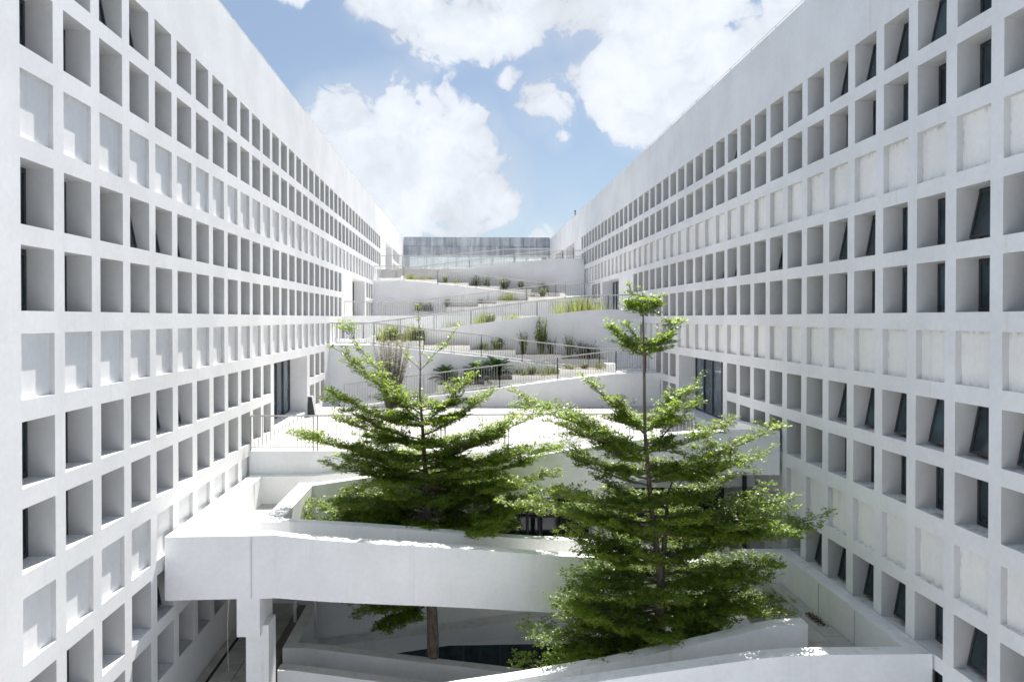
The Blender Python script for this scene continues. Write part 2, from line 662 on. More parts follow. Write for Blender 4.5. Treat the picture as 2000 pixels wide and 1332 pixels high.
def facade(side, label):
    x = XL if side < 0 else XR
    DEPTH_P = 0.086 if side < 0 else 0.125
    inn = -side                                   # direction out of the wall into the courtyard is -side on x
    b = thing('building', label, 'building', (x, 40, COURT))
    ys = -6.0
    mb = MB()
    grey = []

    def face(y0, y1, z0, z1, xx=x):
        q = [(xx, y0, z0), (xx, y1, z0), (xx, y1, z1), (xx, y0, z1)]
        mb.quad(*(q if side > 0 else q[::-1]))

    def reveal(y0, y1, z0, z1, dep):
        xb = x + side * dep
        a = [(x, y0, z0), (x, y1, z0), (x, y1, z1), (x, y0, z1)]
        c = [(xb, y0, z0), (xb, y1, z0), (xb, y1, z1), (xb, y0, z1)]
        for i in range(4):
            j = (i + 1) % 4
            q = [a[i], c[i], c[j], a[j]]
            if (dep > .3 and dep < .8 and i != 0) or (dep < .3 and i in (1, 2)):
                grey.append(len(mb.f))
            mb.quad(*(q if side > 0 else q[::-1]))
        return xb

    holes = {i: [] for i in range(len(ROWS))}
    for i, (kind, zt, zb) in enumerate(ROWS):
        n = 0 if side < 0 else -2
        while True:
            y0 = Y0 + n * P
            y1 = y0 + OPEN_W
            if y1 > FAR - 1:
                break
            if any(s <= y0 and y1 <= e for s, e in SPAN[i]):
                holes[i].append((y0, y1, n))
            n += 1
    doors = DOORS
    edges = sorted({z for _, zt, zb in ROWS for z in (zt, zb)} | {TOP, COURT} | {d[3] for d in doors} | {d[2] for d in doors})
    edges = edges[::-1]
    for zt, zb in zip(edges[:-1], edges[1:]):
        zm = (zt + zb) / 2
        cut = []
        for i, (kind, rt, rb) in enumerate(ROWS):
            if rb < zm < rt:
                cut += [(h[0], h[1]) for h in holes[i]]
        for d in doors:
            if d[3] < zm < d[2]:
                cut.append((d[0], d[1]))
        cut.sort()
        y = ys
        for a, c in cut:
            face(y, a, zb, zt)
            y = c
        face(y, FAR, zb, zt)
    for i, (kind, zt, zb) in enumerate(ROWS):
        for y0, y1, n in holes[i]:
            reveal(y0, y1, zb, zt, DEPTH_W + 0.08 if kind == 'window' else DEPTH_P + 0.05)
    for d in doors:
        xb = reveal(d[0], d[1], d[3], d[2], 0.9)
    # parapet and end of the wall
    xo = x + side * 0.35
    q = [(x, ys, TOP), (x, FAR, TOP), (xo, FAR, TOP), (xo, ys, TOP)]
    mb.quad(*(q if side > 0 else q[::-1]))
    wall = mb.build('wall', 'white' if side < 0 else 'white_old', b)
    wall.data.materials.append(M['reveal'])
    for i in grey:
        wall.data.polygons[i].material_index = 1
    sh = MB()
    # the building behind its front: roof, ends and back
    xa, xz = sorted((x + side * 0.95, x + side * 15))
    sh.box(xa, xz, ys, FAR + 0.7, COURT, 8.3)
    sh.build('body', 'white', b)
    pa = MB()
    xa, xz = sorted((x + side * 0.35, x + side * 0.36))
    pa.box(min(x + side * 0.352, x + side * 0.95), max(x + side * 0.352, x + side * 0.95), ys, FAR, 8.301, 8.4)
    pa.build('roof', 'concrete', b)
    # windows and blind panels
    for i, (kind, zt, zb) in enumerate(ROWS):
        for y0, y1, n in holes[i]:
            ym, zm = (y0 + y1) / 2, (zt + zb) / 2 + EYE
            rot = 0 if side < 0 else pi
            if kind == 'panel':
                o = put('panel', ME_PANEL if side < 0 else ME_PANEL_R, b)
                o.location = (x + side * DEPTH_P, ym, zm)
                o.rotation_euler = (0, 0, rot)
                continue
            o = put('window', ME_WIN, b)
            o.location = (x + side * DEPTH_W, ym, zm)
            o.rotation_euler = (0, 0, rot)
            op = n in OPEN[side].get(i, [])
            tilt = 0.0
            if op:
                o['label'] = 'window with its lower edge pushed open'
                tilt = random.uniform(0.17, 0.23)
            s = put('sash', ME_SASH, o, local=True)
            s.location = (0.0, 0, WH / 2 - 0.05)
            s.rotation_euler = (0, -tilt, 0)
            p = put('pane', ME_PANE, o, local=True)
            p.location = s.location
            p.rotation_euler = s.rotation_euler
    # glazed door screens at each terrace
    for d in doors:
        xg = x + side * 0.78
        dr = MB()
        ny = 5
        h0 = d[3] + 0.22
        dr.box(min(xg, xg + side * .06), max(xg, xg + side * .06), d[0], d[1], d[2] - 0.07, d[2])
        dr.box(min(xg, xg + side * .06), max(xg, xg + side * .06), d[0], d[1], h0, h0 + 0.07)
        o = dr.build('door_screen', 'frame', b)
        for j in range(ny + 1):
            y = lerp(d[0], d[1] - 0.07, j / ny)
            MB().box(min(xg - side * .03, xg + side * .06), max(xg - side * .03, xg + side * .06), y, y + 0.07, h0 + 0.07, d[2] - 0.07).build('mullion', 'frame', o)
        for j in range(ny):
            y = lerp(d[0], d[1] - 0.07, j / ny) + 0.07
            y2 = lerp(d[0], d[1] - 0.07, (j + 1) / ny)
            MB().box(min(xg + side * .02, xg + side * .035), max(xg + side * .02, xg + side * .035), y, y2, h0 + 0.07, d[2] - 0.07).build('pane', 'door_glass', o)
        MB().box(min(x + side * .02, xg + side * .08), max(x + side * .02, xg + side * .08), d[0], d[1], d[3] - 0.05, h0 - 0.003).build('door_step', 'parapet', b)
    return b


BL = facade(-1, 'long white building on the left with a grid of deep square windows')
BR = facade(1, 'long white building on the right with a grid of deep square windows')

# thin safety wire on little posts along each roof edge
for side, lab in ((-1, 'thin wire rail on short posts along the left roof edge'), (1, 'thin wire rail on short posts along the right roof edge')):
    x = (XL if side < 0 else XR) + side * 0.1
    t = thing('roof_rail', lab, 'roof rail', (x, 40, TOP), 'wire rails along the roof edges')
    MB().tube([(x, 8 + i * 4, TOP + 0.16 + 0.015 * (i % 2)) for i in range(20)], 0.012, 5).build('wire', 'rail', t)
    for i in range(38):
        y = 9 + i * 2.0
        MB().bar((x, y, TOP), (x, y, TOP + 0.17), 0.02).build('post', 'rail', t)
t = thing('roof_sensor', 'small dark post standing on the right roof edge', 'roof post', (XR + 0.15, 66, TOP))
MB().tube([(XR + .15, 66, TOP), (XR + .15, 66, TOP + .5)], .04, 8).build('post', 'black', t)
MB().tube([(XR + .15, 66, TOP + .5), (XR + .15, 66, TOP + .62)], .07, 8).build('head', 'black', t)

# ------------------------------------------------------------------ concrete beam that closes the yard
t = thing('concrete_beam', 'weathered grey concrete beam spanning between the two white buildings at the far end', 'beam', (1.3, 84.8, 7.0))
MB().box(XL + .002, XR - .002, 84.42, 85.1, 6.98, 9.16).build('core', 'concrete', t)
nc = 11
for r, (z0, z1) in enumerate(((6.98, 8.13), (8.19, 9.2))):
    for c in range(nc):
        o = 0.0 if r else 0.35
        a = XL + (XR - XL) * c / nc + (o if c else 0)
        e = XL + (XR - XL) * (c + 1) / nc + (o if c < nc - 1 else 0)
        MB().box(a + .03, e - .03, 84.33 + random.uniform(0, .015), 84.42, z0, z1).build('panel', 'concrete', t)
for X in (-6.6, 9.0):
    t2 = thing('pillar', 'grey pillar under the far concrete beam, %s end' % ('left' if X < 0 else 'right'), 'pillar', (X, 84.8, 4.1), 'pillars under the far beam')
    MB().box(X - .28, X + .28, 84.4, 85.0, 4.02, 6.978).build('shaft', 'concrete', t2)
    MB().box(X - .34, X + .34, 84.34, 85.06, 4.0, 4.12).build('base', 'concrete', t2)


# ------------------------------------------------------------------ railings
def railing(label, pts, h=1.12, mat='rail', gap=0.125, post_every=1.95, group='grey bar railings on the terraces', lift=0.12):
    """pts: foot line (x, y, z)"""
    t = thing('railing', label, 'railing', pts[0], group)
    hr = MB()
    hr.tube([(x, y, z + h) for x, y, z in pts], 0.03, 6)
    hr.build('handrail', mat, t)
    br = MB()
    for a, c in zip(pts[:-1], pts[1:]):
        br.bar((a[0], a[1], a[2] + lift), (c[0], c[1], c[2] + lift), 0.022)
    br.build('bottom_rail', mat, t)
    bal = MB()
    for a, c in zip(pts[:-1], pts[1:]):
        a, c = Vector(a), Vector(c)
        L = Vector((c.x - a.x, c.y - a.y, 0)).length
        n = max(2, int(L / gap))
        npost = max(1, round(L / post_every))
        for i in range(1, n):
            p = a.lerp(c, i / n)
            bal.box(p.x - .0085, p.x + .0085, p.y - .0085, p.y + .0085, p.z + lift, p.z + h - 0.02)
        for i in range(npost + 1):
            p = a.lerp(c, i / npost)
            for dd in ((-.07, .07) if 0 < i < npost else (0,)):
                u = (c - a).normalized() * dd
                MB().box(p.x + u.x - .02, p.x + u.x + .02, p.y + u.y - .02, p.y + u.y + .02, p.z - .02, p.z + h - .02).build('post', mat, t)
    bal.build('balusters', mat, t, kind='stuff')
    return t


# ------------------------------------------------------------------ plants
def blade_mesh(name, n, h, spread, mat, w=0.012, lean=0.6, seed=0):
    r = random.Random(seed)
    mb = MB()
    for _ in range(n):
        a = r.uniform(0, 2 * pi)
        d = r.uniform(0, spread)
        bx, by = d * cos(r.uniform(0, 2 * pi)), d * 0.6 * sin(r.uniform(0, 2 * pi))
        hh = h * r.uniform(0.5, 1.05)
        ln = lean * r.uniform(0.15, 1) * hh
        ca, sa = cos(a), sin(a)
        px, py = -sa * w, ca * w
        pts = []
        for s in (0, .5, 1):
            ox, oy = bx + ca * ln * s * s, by + sa * ln * s * s
            z = hh * s * (1 - .12 * s)
            ww = 1 - s * .85
            pts += [(ox - px * ww, oy - py * ww, z), (ox + px * ww, oy + py * ww, z)]
        mb.add(pts, [(0, 1, 3, 2), (2, 3, 5, 4)])
    me = bpy.data.meshes.new(name)
    me.from_pydata(mb.v, [], mb.f)
    me.materials.append(M[mat])
    return me


def bushy_mesh(name, n, h, spread, mat, leaf=0.06, seed=0):
    """upright twiggy plant: stems with small leaves"""
    r = random.Random(seed)
    mb = MB()
    for _ in range(n):
        a = r.uniform(0, 2 * pi)
        top = Vector((spread * r.uniform(.2, 1) * cos(a), spread * .7 * r.uniform(.2, 1) * sin(a), h * r.uniform(.55, 1.05)))
        base = Vector((top.x * .25, top.y * .25, 0))
        mb.tube([base, base.lerp(top, .5) + Vector((0, 0, .03)), top], [.008, .006, .003], 3, cap=False)
        for j in range(14):
            t = r.uniform(.25, 1)
            p = base.lerp(top, t)
            b = r.uniform(0, 2 * pi)
            u = Vector((cos(b), sin(b), r.uniform(-.2, .7))).normalized() * leaf * r.uniform(.7, 1.3)
            v = Vector((-sin(b), cos(b), r.uniform(-.3, .3))) * leaf * .28
            mb.add([p, p + u * .5 + v, p + u, p + u * .5 - v], [(0, 1, 2, 3)])
    me = bpy.data.meshes.new(name)
    me.from_pydata(mb.v, [], mb.f)
    me.materials.append(M[mat])
    return me


PLANTS = {
    'grass': ('grass_clump', 'green grass tuft', 'grass', [blade_mesh('grass_clump', 120, .5, .5, 'grass', seed=i) for i in (1, 2)]),
    'yellow': ('grass_clump', 'yellow-green tall grass', 'grass', [blade_mesh('grass_clump', 130, .62, .55, 'yellow_grass', seed=i) for i in (3, 4)]),
    'dark': ('spiky_plant', 'dark spiky grass plant', 'plant', [blade_mesh('spiky_plant', 110, .62, .34, 'dark_leaf', .018, .8, seed=i) for i in (5, 6)]),
    'bush': ('shrub', 'leafy green shrub', 'shrub', [bushy_mesh('shrub', 75, .55, .48, 'grass', .08, seed=i) for i in (7, 8)]),
    'tall': ('shrub', 'tall thin green shrub', 'shrub', [bushy_mesh('shrub', 40, 1.05, .36, 'grass', .09, seed=9)]),
    'dry': ('shrub', 'grey dry shrub', 'shrub', [bushy_mesh('shrub', 40, .7, .5, 'dark_leaf', .06, seed=10)]),
    'low': ('ground_plant', 'low green trailing plant', 'plant', [bushy_mesh('ground_plant', 40, .22, .55, 'grass', .06, seed=i) for i in (11, 12)]),
}
pk = 0


def plant(kind, x, y, z, where, s=1.0):
    global pk
    nm, look, cat, mes = PLANTS[kind]
    o = put(nm, mes[pk % len(mes)])
    pk += 1
    o.location = (x, y, z + EYE)
    o.rotation_euler = (0, 0, random.uniform(0, 6.28))
    s *= 1.5
    o.scale = (s * random.uniform(.9, 1.15), s * random.uniform(.7, .85), s * random.uniform(.9, 1.1))
    tag(o, '%s %s' % (look, where), cat, 'plants growing in the stepped planters')
    return o


def frond_mesh():
    mb = MB()
    pts = [Vector((0, 0, 0))]
    for i in range(1, 9):
        t = i / 8
        pts.append(Vector((0.95 * t * (1 - .12 * t), 0, 0.62 * t - 0.62 * t * t)))
    mb.tube(pts, [.014 * (1 - .8 * i / 8) for i in range(9)], 4, cap=False)
    for i in range(34):
        t = .12 + .88 * i / 33
        f = t * 8
        j = min(7, int(f))
        p = pts[j].lerp(pts[j + 1], f - j)
        L = .17 * (1 - abs(t - .5) * 1.1) + .03
        for s in (-1, 1):
            mb.add([p + Vector((-.014, 0, 0)), p + Vector((.018, 0, 0)), p + Vector((.07, s * L, .05))], [(0, 1, 2)])
    me = bpy.data.meshes.new('frond')
    me.from_pydata(mb.v, [], mb.f)
    me.materials.append(M['cycad'])
    return me


ME_FROND = frond_mesh()


def cycad(x, y, z, label, s=1.0):
    t = thing('cycad', label, 'cycad', (x, y, z), 'cycads in the planter')
    MB().tube([(0, 0, -.02), (0, 0, .14), (0, 0, .24)], [.12, .13, .05], 8).build('trunk', 'bark', t, local=True)
    for i in range(40):
        f = put('frond', ME_FROND, t, local=True)
        f.location = (0, 0, .2)
        f.rotation_euler = (0, -random.uniform(-.2, 1.25), i * 2.4)
        f.scale = (s * random.uniform(.8, 1.05),) * 3
    return t


# ------------------------------------------------------------------ terraces and zig-zag ramps
def ramp(y0, y1, prof, zb, label, mat='parapet', upstand=0.0):
    t = thing('ramp', label, 'ramp', (0, y0, zb), 'zig-zag ramps climbing the terraces')
    if upstand:
        MB().prism_y([(x, z - upstand) for x, z in prof], zb, y0 + .2, y1).build('deck', mat, t)
        MB().prism_y(prof, zb, y0, y0 + .2).build('front_wall', mat, t)
    else:
        MB().prism_y(prof, zb, y0 + .2, y1).build('deck', mat, t)
        MB().prism_y([(x, z + .03) for x, z in prof], zb, y0, y0 + .2).build('front_wall', mat, t)
    return t


def planters(y0, y1, boxes, base_fn, where):
    out = []
    for i, (x0, x1, zt) in enumerate(boxes):
        zb = min(base_fn(x0), base_fn(x1)) - .05
        t = thing('planter', 'cream planter box, %s' % (where % ORD[i]), 'planter', ((x0 + x1) / 2, y0, zb), 'stepped planter boxes beside the ramps')
        w = .09
        m = MB()
        m.box(x0, x1, y0, y0 + w, zb, zt)
        m.box(x0, x0 + w, y0 + w, y1, zb, zt).box(x1 - w, x1, y0 + w, y1, zb, zt)
        m.build('box', 'planter', t)
        MB().box(x0 + w, x1 - w, y0 + w, y1, zb, zt + .035).build('soil', 'soil', t)
        out.append(t)
    return out


ORD = ['first from the left', 'second from the left', 'third from the left', 'fourth from the left', 'fifth from the left', 'sixth from the left']

R1 = [(XL, -4.36), (-5.9, -4.36), (1.67, -3.44), (4.54, -3.07), (7.43, -2.75), (8.91, -2.73), (XR, -2.73)]
R2 = [(XL, -1.39), (-4.73, -1.39), (-2.16, -1.69), (.82, -2.01), (2.95, -2.29), (6.43, -2.70), (7.0, -2.735), (XR, -2.735)]
R3 = [(XL, -1.10), (-5.6, -1.10), (.3, -.34), (3.95, .14), (6.78, .45), (7.91, .49), (XR, .49)]


def zf(prof, x):
    return resample(prof, [x])[0][1]


def shift(prof, dz):
    return [(x, z + dz) for x, z in prof]


BX1 = [(-1.4, .96, -3.37), (.96, 2.36, -3.13), (2.36, 4.8, -2.9), (4.8, 7.2, -2.6)]
BX2 = [(-4.8, -2.23, -1.2), (-2.23, .24, -1.45), (.24, 2.7, -1.7), (2.7, 5.18, -1.95), (5.18, 7.7, -2.2)]
for fl, (dy, dz, nm) in enumerate(((0, 0, 'lower'), (18.75, 4.24, 'upper'))):
    a, b_, c, d = 36.3 + dy, 38.5 + dy, 40.6 + dy, 43.15 + dy
    if fl:
        c, d = 59.9, 61.7
    base = -4.5 + dz
    ramp(a, b_, shift(R1, dz), base, 'white ramp wall rising to the right, front ramp of the %s flight' % nm)
    ramp(b_, c, shift(R2, dz), base, 'white ramp wall falling to the right, middle ramp of the %s flight' % nm)
    ramp(c, d, shift(R3, dz + (.1 if fl else 0)), base, 'curved white ramp wall rising to the right, rear ramp of the %s flight' % nm, upstand=.32)
    planters(a + 1.35, b_, [(x, y, z + dz) for x, y, z in BX1], lambda x: zf(R1, x) + dz, '%%s on the front ramp of the %s flight' % nm)
    planters(b_ + 1.3, c, [(x, y, z + dz) for x, y, z in BX2], lambda x: zf(R2, x) + dz, '%%s on the middle ramp of the %s flight' % nm)
    # end piers of the planter rows
    t = thing('pier', 'short white pier closing the planter row on the right, %s flight' % nm, 'pier', (7.42, a + 1.5, -2.75 + dz), 'short piers at the planter ends')
    MB().box(7.2, 7.66, a + 1.35, b_, -2.8 + dz, -2.36 + dz).build('shaft', 'planter', t)
    MB().box(7.19, 7.67, a + 1.34, b_, -2.36 + dz, -2.32 + dz).build('cap', 'planter', t)
    t = thing('pier', 'short white pier closing the planter row on the left, %s flight' % nm, 'pier', (-4.95, b_ + 1.4, -1.4 + dz), 'short piers at the planter ends')
    MB().box(-5.05, -4.81, b_ + 1.3, c, -1.42 + dz, -.95 + dz).build('shaft', 'planter', t)
    MB().box(-5.06, -4.8, b_ + 1.29, c, -.95 + dz, -.92 + dz).build('cap', 'planter', t)
    # rails
    railing('bar railing climbing to the right on the front ramp of the %s flight' % nm,
            [(x, a + .1, z + dz + .03) for x, z in R1[1:]])
    railing('bar railing falling to the right on the middle ramp of the %s flight' % nm,
            [(x, b_ + .1, z + dz + .03) for x, z in R2])
    railing('bar railing behind the curved upstand of the rear ramp of the %s flight' % nm,
            [(x, c + .32, z + dz - .32) for x, z in R3])

# platforms
t3 = MB().box(XL, XR, 43.15, 55.05, -1.2, -.14).build('terrace', 'paver', kind='structure')
wl = thing('terrace_wall', 'low white edge wall of the middle terrace at the left', 'wall', (-2, 43.15, -.14))
MB().prism_y([(XL, .15), (XR, .15)], -1.19, 42.95, 43.16).build('wall', 'parapet', wl)
MB().prism_y([(XL, .151), (XR, .151)], .10, 42.93, 43.18).build('coping', 'parapet', wl)
railing('bar railing along the front edge of the middle terrace', [(XL, 43.3, -.14), (XR - 2.4, 43.3, -.14)])
MB().box(XL, XR, 61.7, 85, 3.0, 4.06).build('terrace', 'paver', kind='structure')
railing('bar railing along the front edge of the top terrace', [(XL, 61.85, 4.06), (XR, 61.85, 4.06)])
railing('far bar railing under the concrete beam', [(XL, 82.5, 4.06), (XR, 82.5, 4.06)])
# raised walk seen behind the top railing
ramp(66, 69, [(-5, 4.1), (3.5, 5.0), (7.5, 5.05)], 4.0, 'pale ramp on the top terrace behind the railing')
railing('bar railing on the pale ramp of the top terrace', [(-5, 66.1, 4.13), (3.5, 66.1, 5.03), (7.5, 66.1, 5.08)])

# the first terrace, with its paving
TZ = -4.33
ter = MB().box(XL, XR, 24.5, 36.32, -5.6, TZ - .06).build('terrace', 'pale_joint', kind='structure')
fw = thing('terrace_wall', 'stained white front wall of the lowest terrace', 'wall', (0, 24.4, TZ))
MB().prism_y([(XL, TZ + .02), (XR, TZ + .02)], -5.6, 24.32, 24.5).build('wall', 'white_old', fw)
pw, ph = 1.19, .72
nx, ny = 14, 16
mes = {}
for j in range(ny):
    for i in range(nx):
        sx = (XR - XL) / nx
        x = XL + i * sx
        o_ = .5 * sx if j % 2 else 0
        x0, x1 = x + o_, min(XR - .01, x + o_ + sx)
        y = 24.52 + j * (36.3 - 24.52) / ny
        dy = (36.3 - 24.52) / ny
        key = (round(x1 - x0, 3))
        if key not in mes:
            w = x1 - x0
            mb = MB().box(.008, w - .008, .008, dy - .008, -.05, 0)
            me = bpy.data.meshes.new('paver')
            me.from_pydata(mb.v, [], mb.f)
            me.materials.append(M['paver'])
            mes[key] = me
        if j % 2 and i == 0:
            hb = MB().box(.008, o_ - .008, .008, dy - .008, -.05, 0)
            hm_ = bpy.data.meshes.new('paver')
            hm_.from_pydata(hb.v, [], hb.f)
            hm_.materials.append(M['paver'])
            p = put('paver', hm_, ter)
            p.location = (XL, y, TZ + EYE)
        p = put('paver', mes[key], ter, kind=None)
        p.location = (x0, y, TZ + EYE + random.uniform(-.004, .002))
railing('bar railing along the front edge of the lowest terrace', [(XL + .02, 24.42, TZ + .02), (7.6, 24.42, TZ + .02)], h=1.14, post_every=2.0)

# dark board leaning by the left door
t = thing('board', 'dark board with a pale face leaning beside the left terrace door', 'board', (-6.8, 33.2, TZ))
m = MB()
m.add([(-6.97, 33.16, TZ), (-6.66, 33.16, TZ), (-6.82, 33.16, TZ + .86), (-6.97, 33.16, TZ + .86),
       (-6.97, 33.6, TZ), (-6.66, 33.6, TZ), (-6.82, 33.6, TZ + .86), (-6.97, 33.6, TZ + .86)],
      [(0, 4, 7, 3), (4, 5, 6, 7), (1, 2, 6, 5), (3, 7, 6, 2), (0, 1, 5, 4)])
m.build('face', 'board_grey', t)
MB().add([(-6.97, 33.13, TZ), (-6.65, 33.13, TZ), (-6.81, 33.13, TZ + .87), (-6.97, 33.13, TZ + .87),
       (-6.97, 33.155, TZ), (-6.65, 33.155, TZ), (-6.81, 33.155, TZ + .87), (-6.97, 33.155, TZ + .87)],
      [(0, 1, 2, 3), (4, 7, 6, 5), (0, 4, 5, 1), (1, 5, 6, 2), (2, 6, 7, 3), (3, 7, 4, 0)]).build('edge', 'board_dark', t)

# ------------------------------------------------------------------ glazed rooms below the terraces
gz = thing('glazed_front', 'dark glazed shop front under the lowest terrace', 'glass front', (1.3, 27, -8.6))
MB().box(XL + .01, XR - .01, 27.2, 27.26, -8.55, -5.61).build('glazing', 'glass', gz)
for i in range(14):
    x = XL + .3 + i * 1.275
    MB().box(x, x + .09, 27.05, 27.19, -8.55, -5.61).build('mullion', 'frame', gz)
MB().box(XL + .01, XR - .01, 27.08, 27.19, -7.3, -7.22).build('transom', 'frame', gz)
MB().box(XL + .01, XR - .01, 24.9, 30, -9.6, -8.56).build('lower_floor', 'floor_dark', kind='structure')
for x in (1.8, 2.6):
    t = thing('column', 'dark round column under the terrace, %s of the two' % ('left' if x < 2 else 'right'), 'column', (x, 25.8, -8.56), 'dark columns under the terrace')
    MB().tube([(x, 25.8, -8.56), (x, 25.8, -5.6)], .09, 10).build('shaft', 'frame', t)
    MB().tube([(x, 25.8, -8.56), (x, 25.8, -8.46)], .14, 10).build('base', 'frame', t)
lw = thing('retaining_wall', 'grey-white wall behind the sunken court, under the low walkway', 'wall', (0, 24.9, -11))
MB().box(XL + .01, XR - .01, 24.7, 24.9, -10.9, -8.5).build('wall', 'parapet', lw)
g2 = thing('glazed_front', 'black glazed front at the bottom of the sunken court', 'glass front', (1.3, 25.4, COURT))
MB().box(XL + .01, XR - .01, 25.3, 25.36, COURT, -10.9).build('glazing', 'glass', g2)
for i in range(13):
    x = -2.66 + (i - 3) * 1.27
    MB().box(x, x + .08, 25.2, 25.29, COURT, -10.9).build('mullion', 'frame', g2)
bw = thing('ramp', 'narrow grey ramp edge rising to the right at the back of the sunken court', 'ramp', (0, 24.3, -11))
bp = [(-6.5, -10.83, -11.42), (-4.6, -10.6, -11.25), (-3.0, -10.42, -11.05), (2.95, -9.72, -10.28), (9.4, -9.0, -9.6)]
m = MB()
for (xa, ta, ba), (xb, tb, bb) in zip(bp[:-1], bp[1:]):
    m.add([(xa, 24.1, ta), (xb, 24.1, tb), (xb, 24.69, tb), (xa, 24.69, ta), (xa, 24.32, ba), (xb, 24.32, bb), (xb, 24.69, bb), (xa, 24.69, ba)],
          [(0, 1, 2, 3), (4, 5, 1, 0), (7, 6, 5, 4), (3, 2, 6, 7), (0, 3, 7, 4), (5, 6, 2, 1)])
m.build('edge', 'parapet', bw)

# ------------------------------------------------------------------ low walkway loop around the tree court
wk = thing('walkway', 'thick white walkway bridge with solid parapets crossing the court in front of the trees', 'walkway', (-5, 18, -5.9))
FR = [(-6.95, 17.4, -5.05), (-4.42, 17.45, -5.05), (-3.1, 17.9, -5.35), (-.13, 18.47, -5.73), (1.7, 18.8, -6.0), (2.9, 19.05, -6.17), (7.8, 20.0, -6.76)]
IN = [(-5.1, 18.6, -5.05), (-4.4, 18.7, -5.08), (-3.2, 19.3, -5.33), (-.14, 19.75, -5.73), (1.7, 20.1, -6.0), (2.9, 20.5, -6.17), (7.8, 21.3, -6.76)]
FRs = [FR[0]] + chaikin(FR[1:], 2)
INs = [IN[0]] + chaikin(IN[1:], 2)
MB().wall([(x, y, z, z - 1.47) for x, y, z in FRs], .37).build('front_parapet', 'parapet', wk)
MB().wall([(x, y, z, z - 1.4) for x, y, z in INs], .36).build('inner_parapet', 'parapet', wk)
xs = [-4.9 + i * (12.7 / 15) for i in range(16)]
fl_, il_ = resample(FRs, xs), resample(INs, xs)
MB().slab([(x, y + .36, z - .87) for x, y, z in fl_], [(x, y + .01, z - .87) for x, y, z in il_], .4).build('deck', 'paver', wk)
MB().box(-6.94, -4.9, 17.7, 24.1, -6.3, -5.92).build('landing', 'paver', wk)
MB().wall([(-6.5, 17.775, -5.05, -6.5), (-6.5, 24.3, -5.05, -6.5)], .45).build('side_parapet', 'parapet', wk)
MB().box(-5.1, -4.63, 18.97, 23.0, -6.42, -5.05).build('court_parapet', 'parapet', wk)
MB().box(-5.33, -4.8, 17.46, 18.6, -7.42, -6.5).build('crossbeam', 'parapet', wk)
MB().box(-5.19, -4.66, 17.7, 18.35, COURT, -7.25).build('pier', 'parapet', wk)

for X, Y in ((-4.98, 17.425),):
    MB().box(X - .012, X + .012, Y - .006, Y + .03, -6.5 if X < 0 else -7.25, -5.06 if X < 0 else -5.9).build('joint', 'reveal', wk)

uw = thing('walkway', 'white walkway ramp with solid parapets rising to the right under the lowest terrace edge', 'walkway', (0, 22.5, -5.9))
UF = [(-4.63, 22.6, -5.05), (-2.9, 22.6, -4.81), (2.4, 22.5, -4.14), (3.05, 22.45, -4.03), (6.5, 22.3, -3.5), (7.3, 22.25, -3.43), (9.53, 22.13, -3.42)]
UB = [(-4.63, -6.4), (-2.9, -6.15), (0, -5.79), (2.7, -5.43), (5.9, -4.8), (6.4, -4.75), (9.53, -4.75)]
pts = []
for x in [-4.63, -4.0, -2.9, 0, 2.4, 3.05, 4.5, 5.9, 6.5, 7.3, 9.53]:
    r_ = resample(UF, [x])[0]
    pts.append((x, r_[1], r_[2], zf(UB, x)))
MB().wall(pts, .36).build('front_parapet', 'parapet', uw)
BK = [(-6.5, 23.95, -5.05), (-4.8, 23.95, -5.04), (-3.9, 23.95, -4.95), (-3.0, 23.95, -4.81), (1.9, 23.9, -4.1), (2.55, 23.9, -4.0), (3.7, 23.9, -3.87), (7.0, 23.9, -3.75)]
MB().wall([(x, y, z, z - 1.4) for x, y, z in BK], .34).build('back_parapet', 'parapet', uw)
MB().slab([(x, y + .35, min(-4.36, z - .87)) for x, y, z, _ in pts], [(x, 23.96, min(-4.36, z - .87)) for x, y, z, _ in pts], .3).build('deck', 'paver', uw)
MB().wall([(9.53, 22.5, -3.42, -4.7), (9.53, 25.9, -3.55, -4.7)], .3).build('end_parapet', 'parapet', uw)
MB().box(7.0, 9.5, 23.9, 24.35, -4.7, -4.34).build('landing', 'paver', uw)
MB().box(3.9, 4.5, 22.7, 23.3, COURT, -5.2).build('pier', 'parapet', uw)

# right-hand landing
rl = thing('walkway', 'white landing with paved floor at the lower right and a ramp falling to the left', 'walkway', (8.7, 18, -7.7))
MB().wall([(9.58, 14.8, -6.88, -8.3), (9.58, 21.6, -6.82, -8.2)], .40).build('side_parapet', 'parapet', rl)
MB().wall([(7.75, 21.25, -6.82, -8.2), (9.18, 21.25, -6.82, -8.2)], .35).build('end_parapet', 'parapet', rl)
NF = [(-1.2, 14.8, -7.75), (1.2, 14.8, -7.5), (3.4, 14.8, -7.22), (5.9, 14.8, -6.92), (6.6, 14.8, -6.87), (7.3, 14.8, -6.86), (9.178, 14.8, -6.88)]
MB().wall([(x, y, z, z - 1.6) for x, y, z in NF], .36).build('front_parapet', 'parapet', rl)
NI = [(-2.6, 16.3, -8.45), (1.05, 16.3, -7.98), (3.25, 16.3, -7.65), (5.5, 16.3, -7.2), (6.6, 16.3, -6.95), (7.1, 16.3, -6.88), (7.68, 16.3, -6.85)]
MB().wall([(x, y, z, z - 1.5) for x, y, z in NI], .36).build('inner_parapet', 'parapet', rl)
xs = [-1.2 + i * (8.9 / 11) for i in range(12)]
MB().slab([(x, 15.17, min(-7.76, z - .87)) for x, y, z in resample(NF, xs)], [(x, 16.29, min(-7.76, z - .87)) for x, y, z in resample(NF, xs)], .35).build('deck', 'paver', rl)
MB().box(7.7, 9.17, 15.16, 21.24, -8.2, -7.76).build('landing', 'pale_joint', rl)
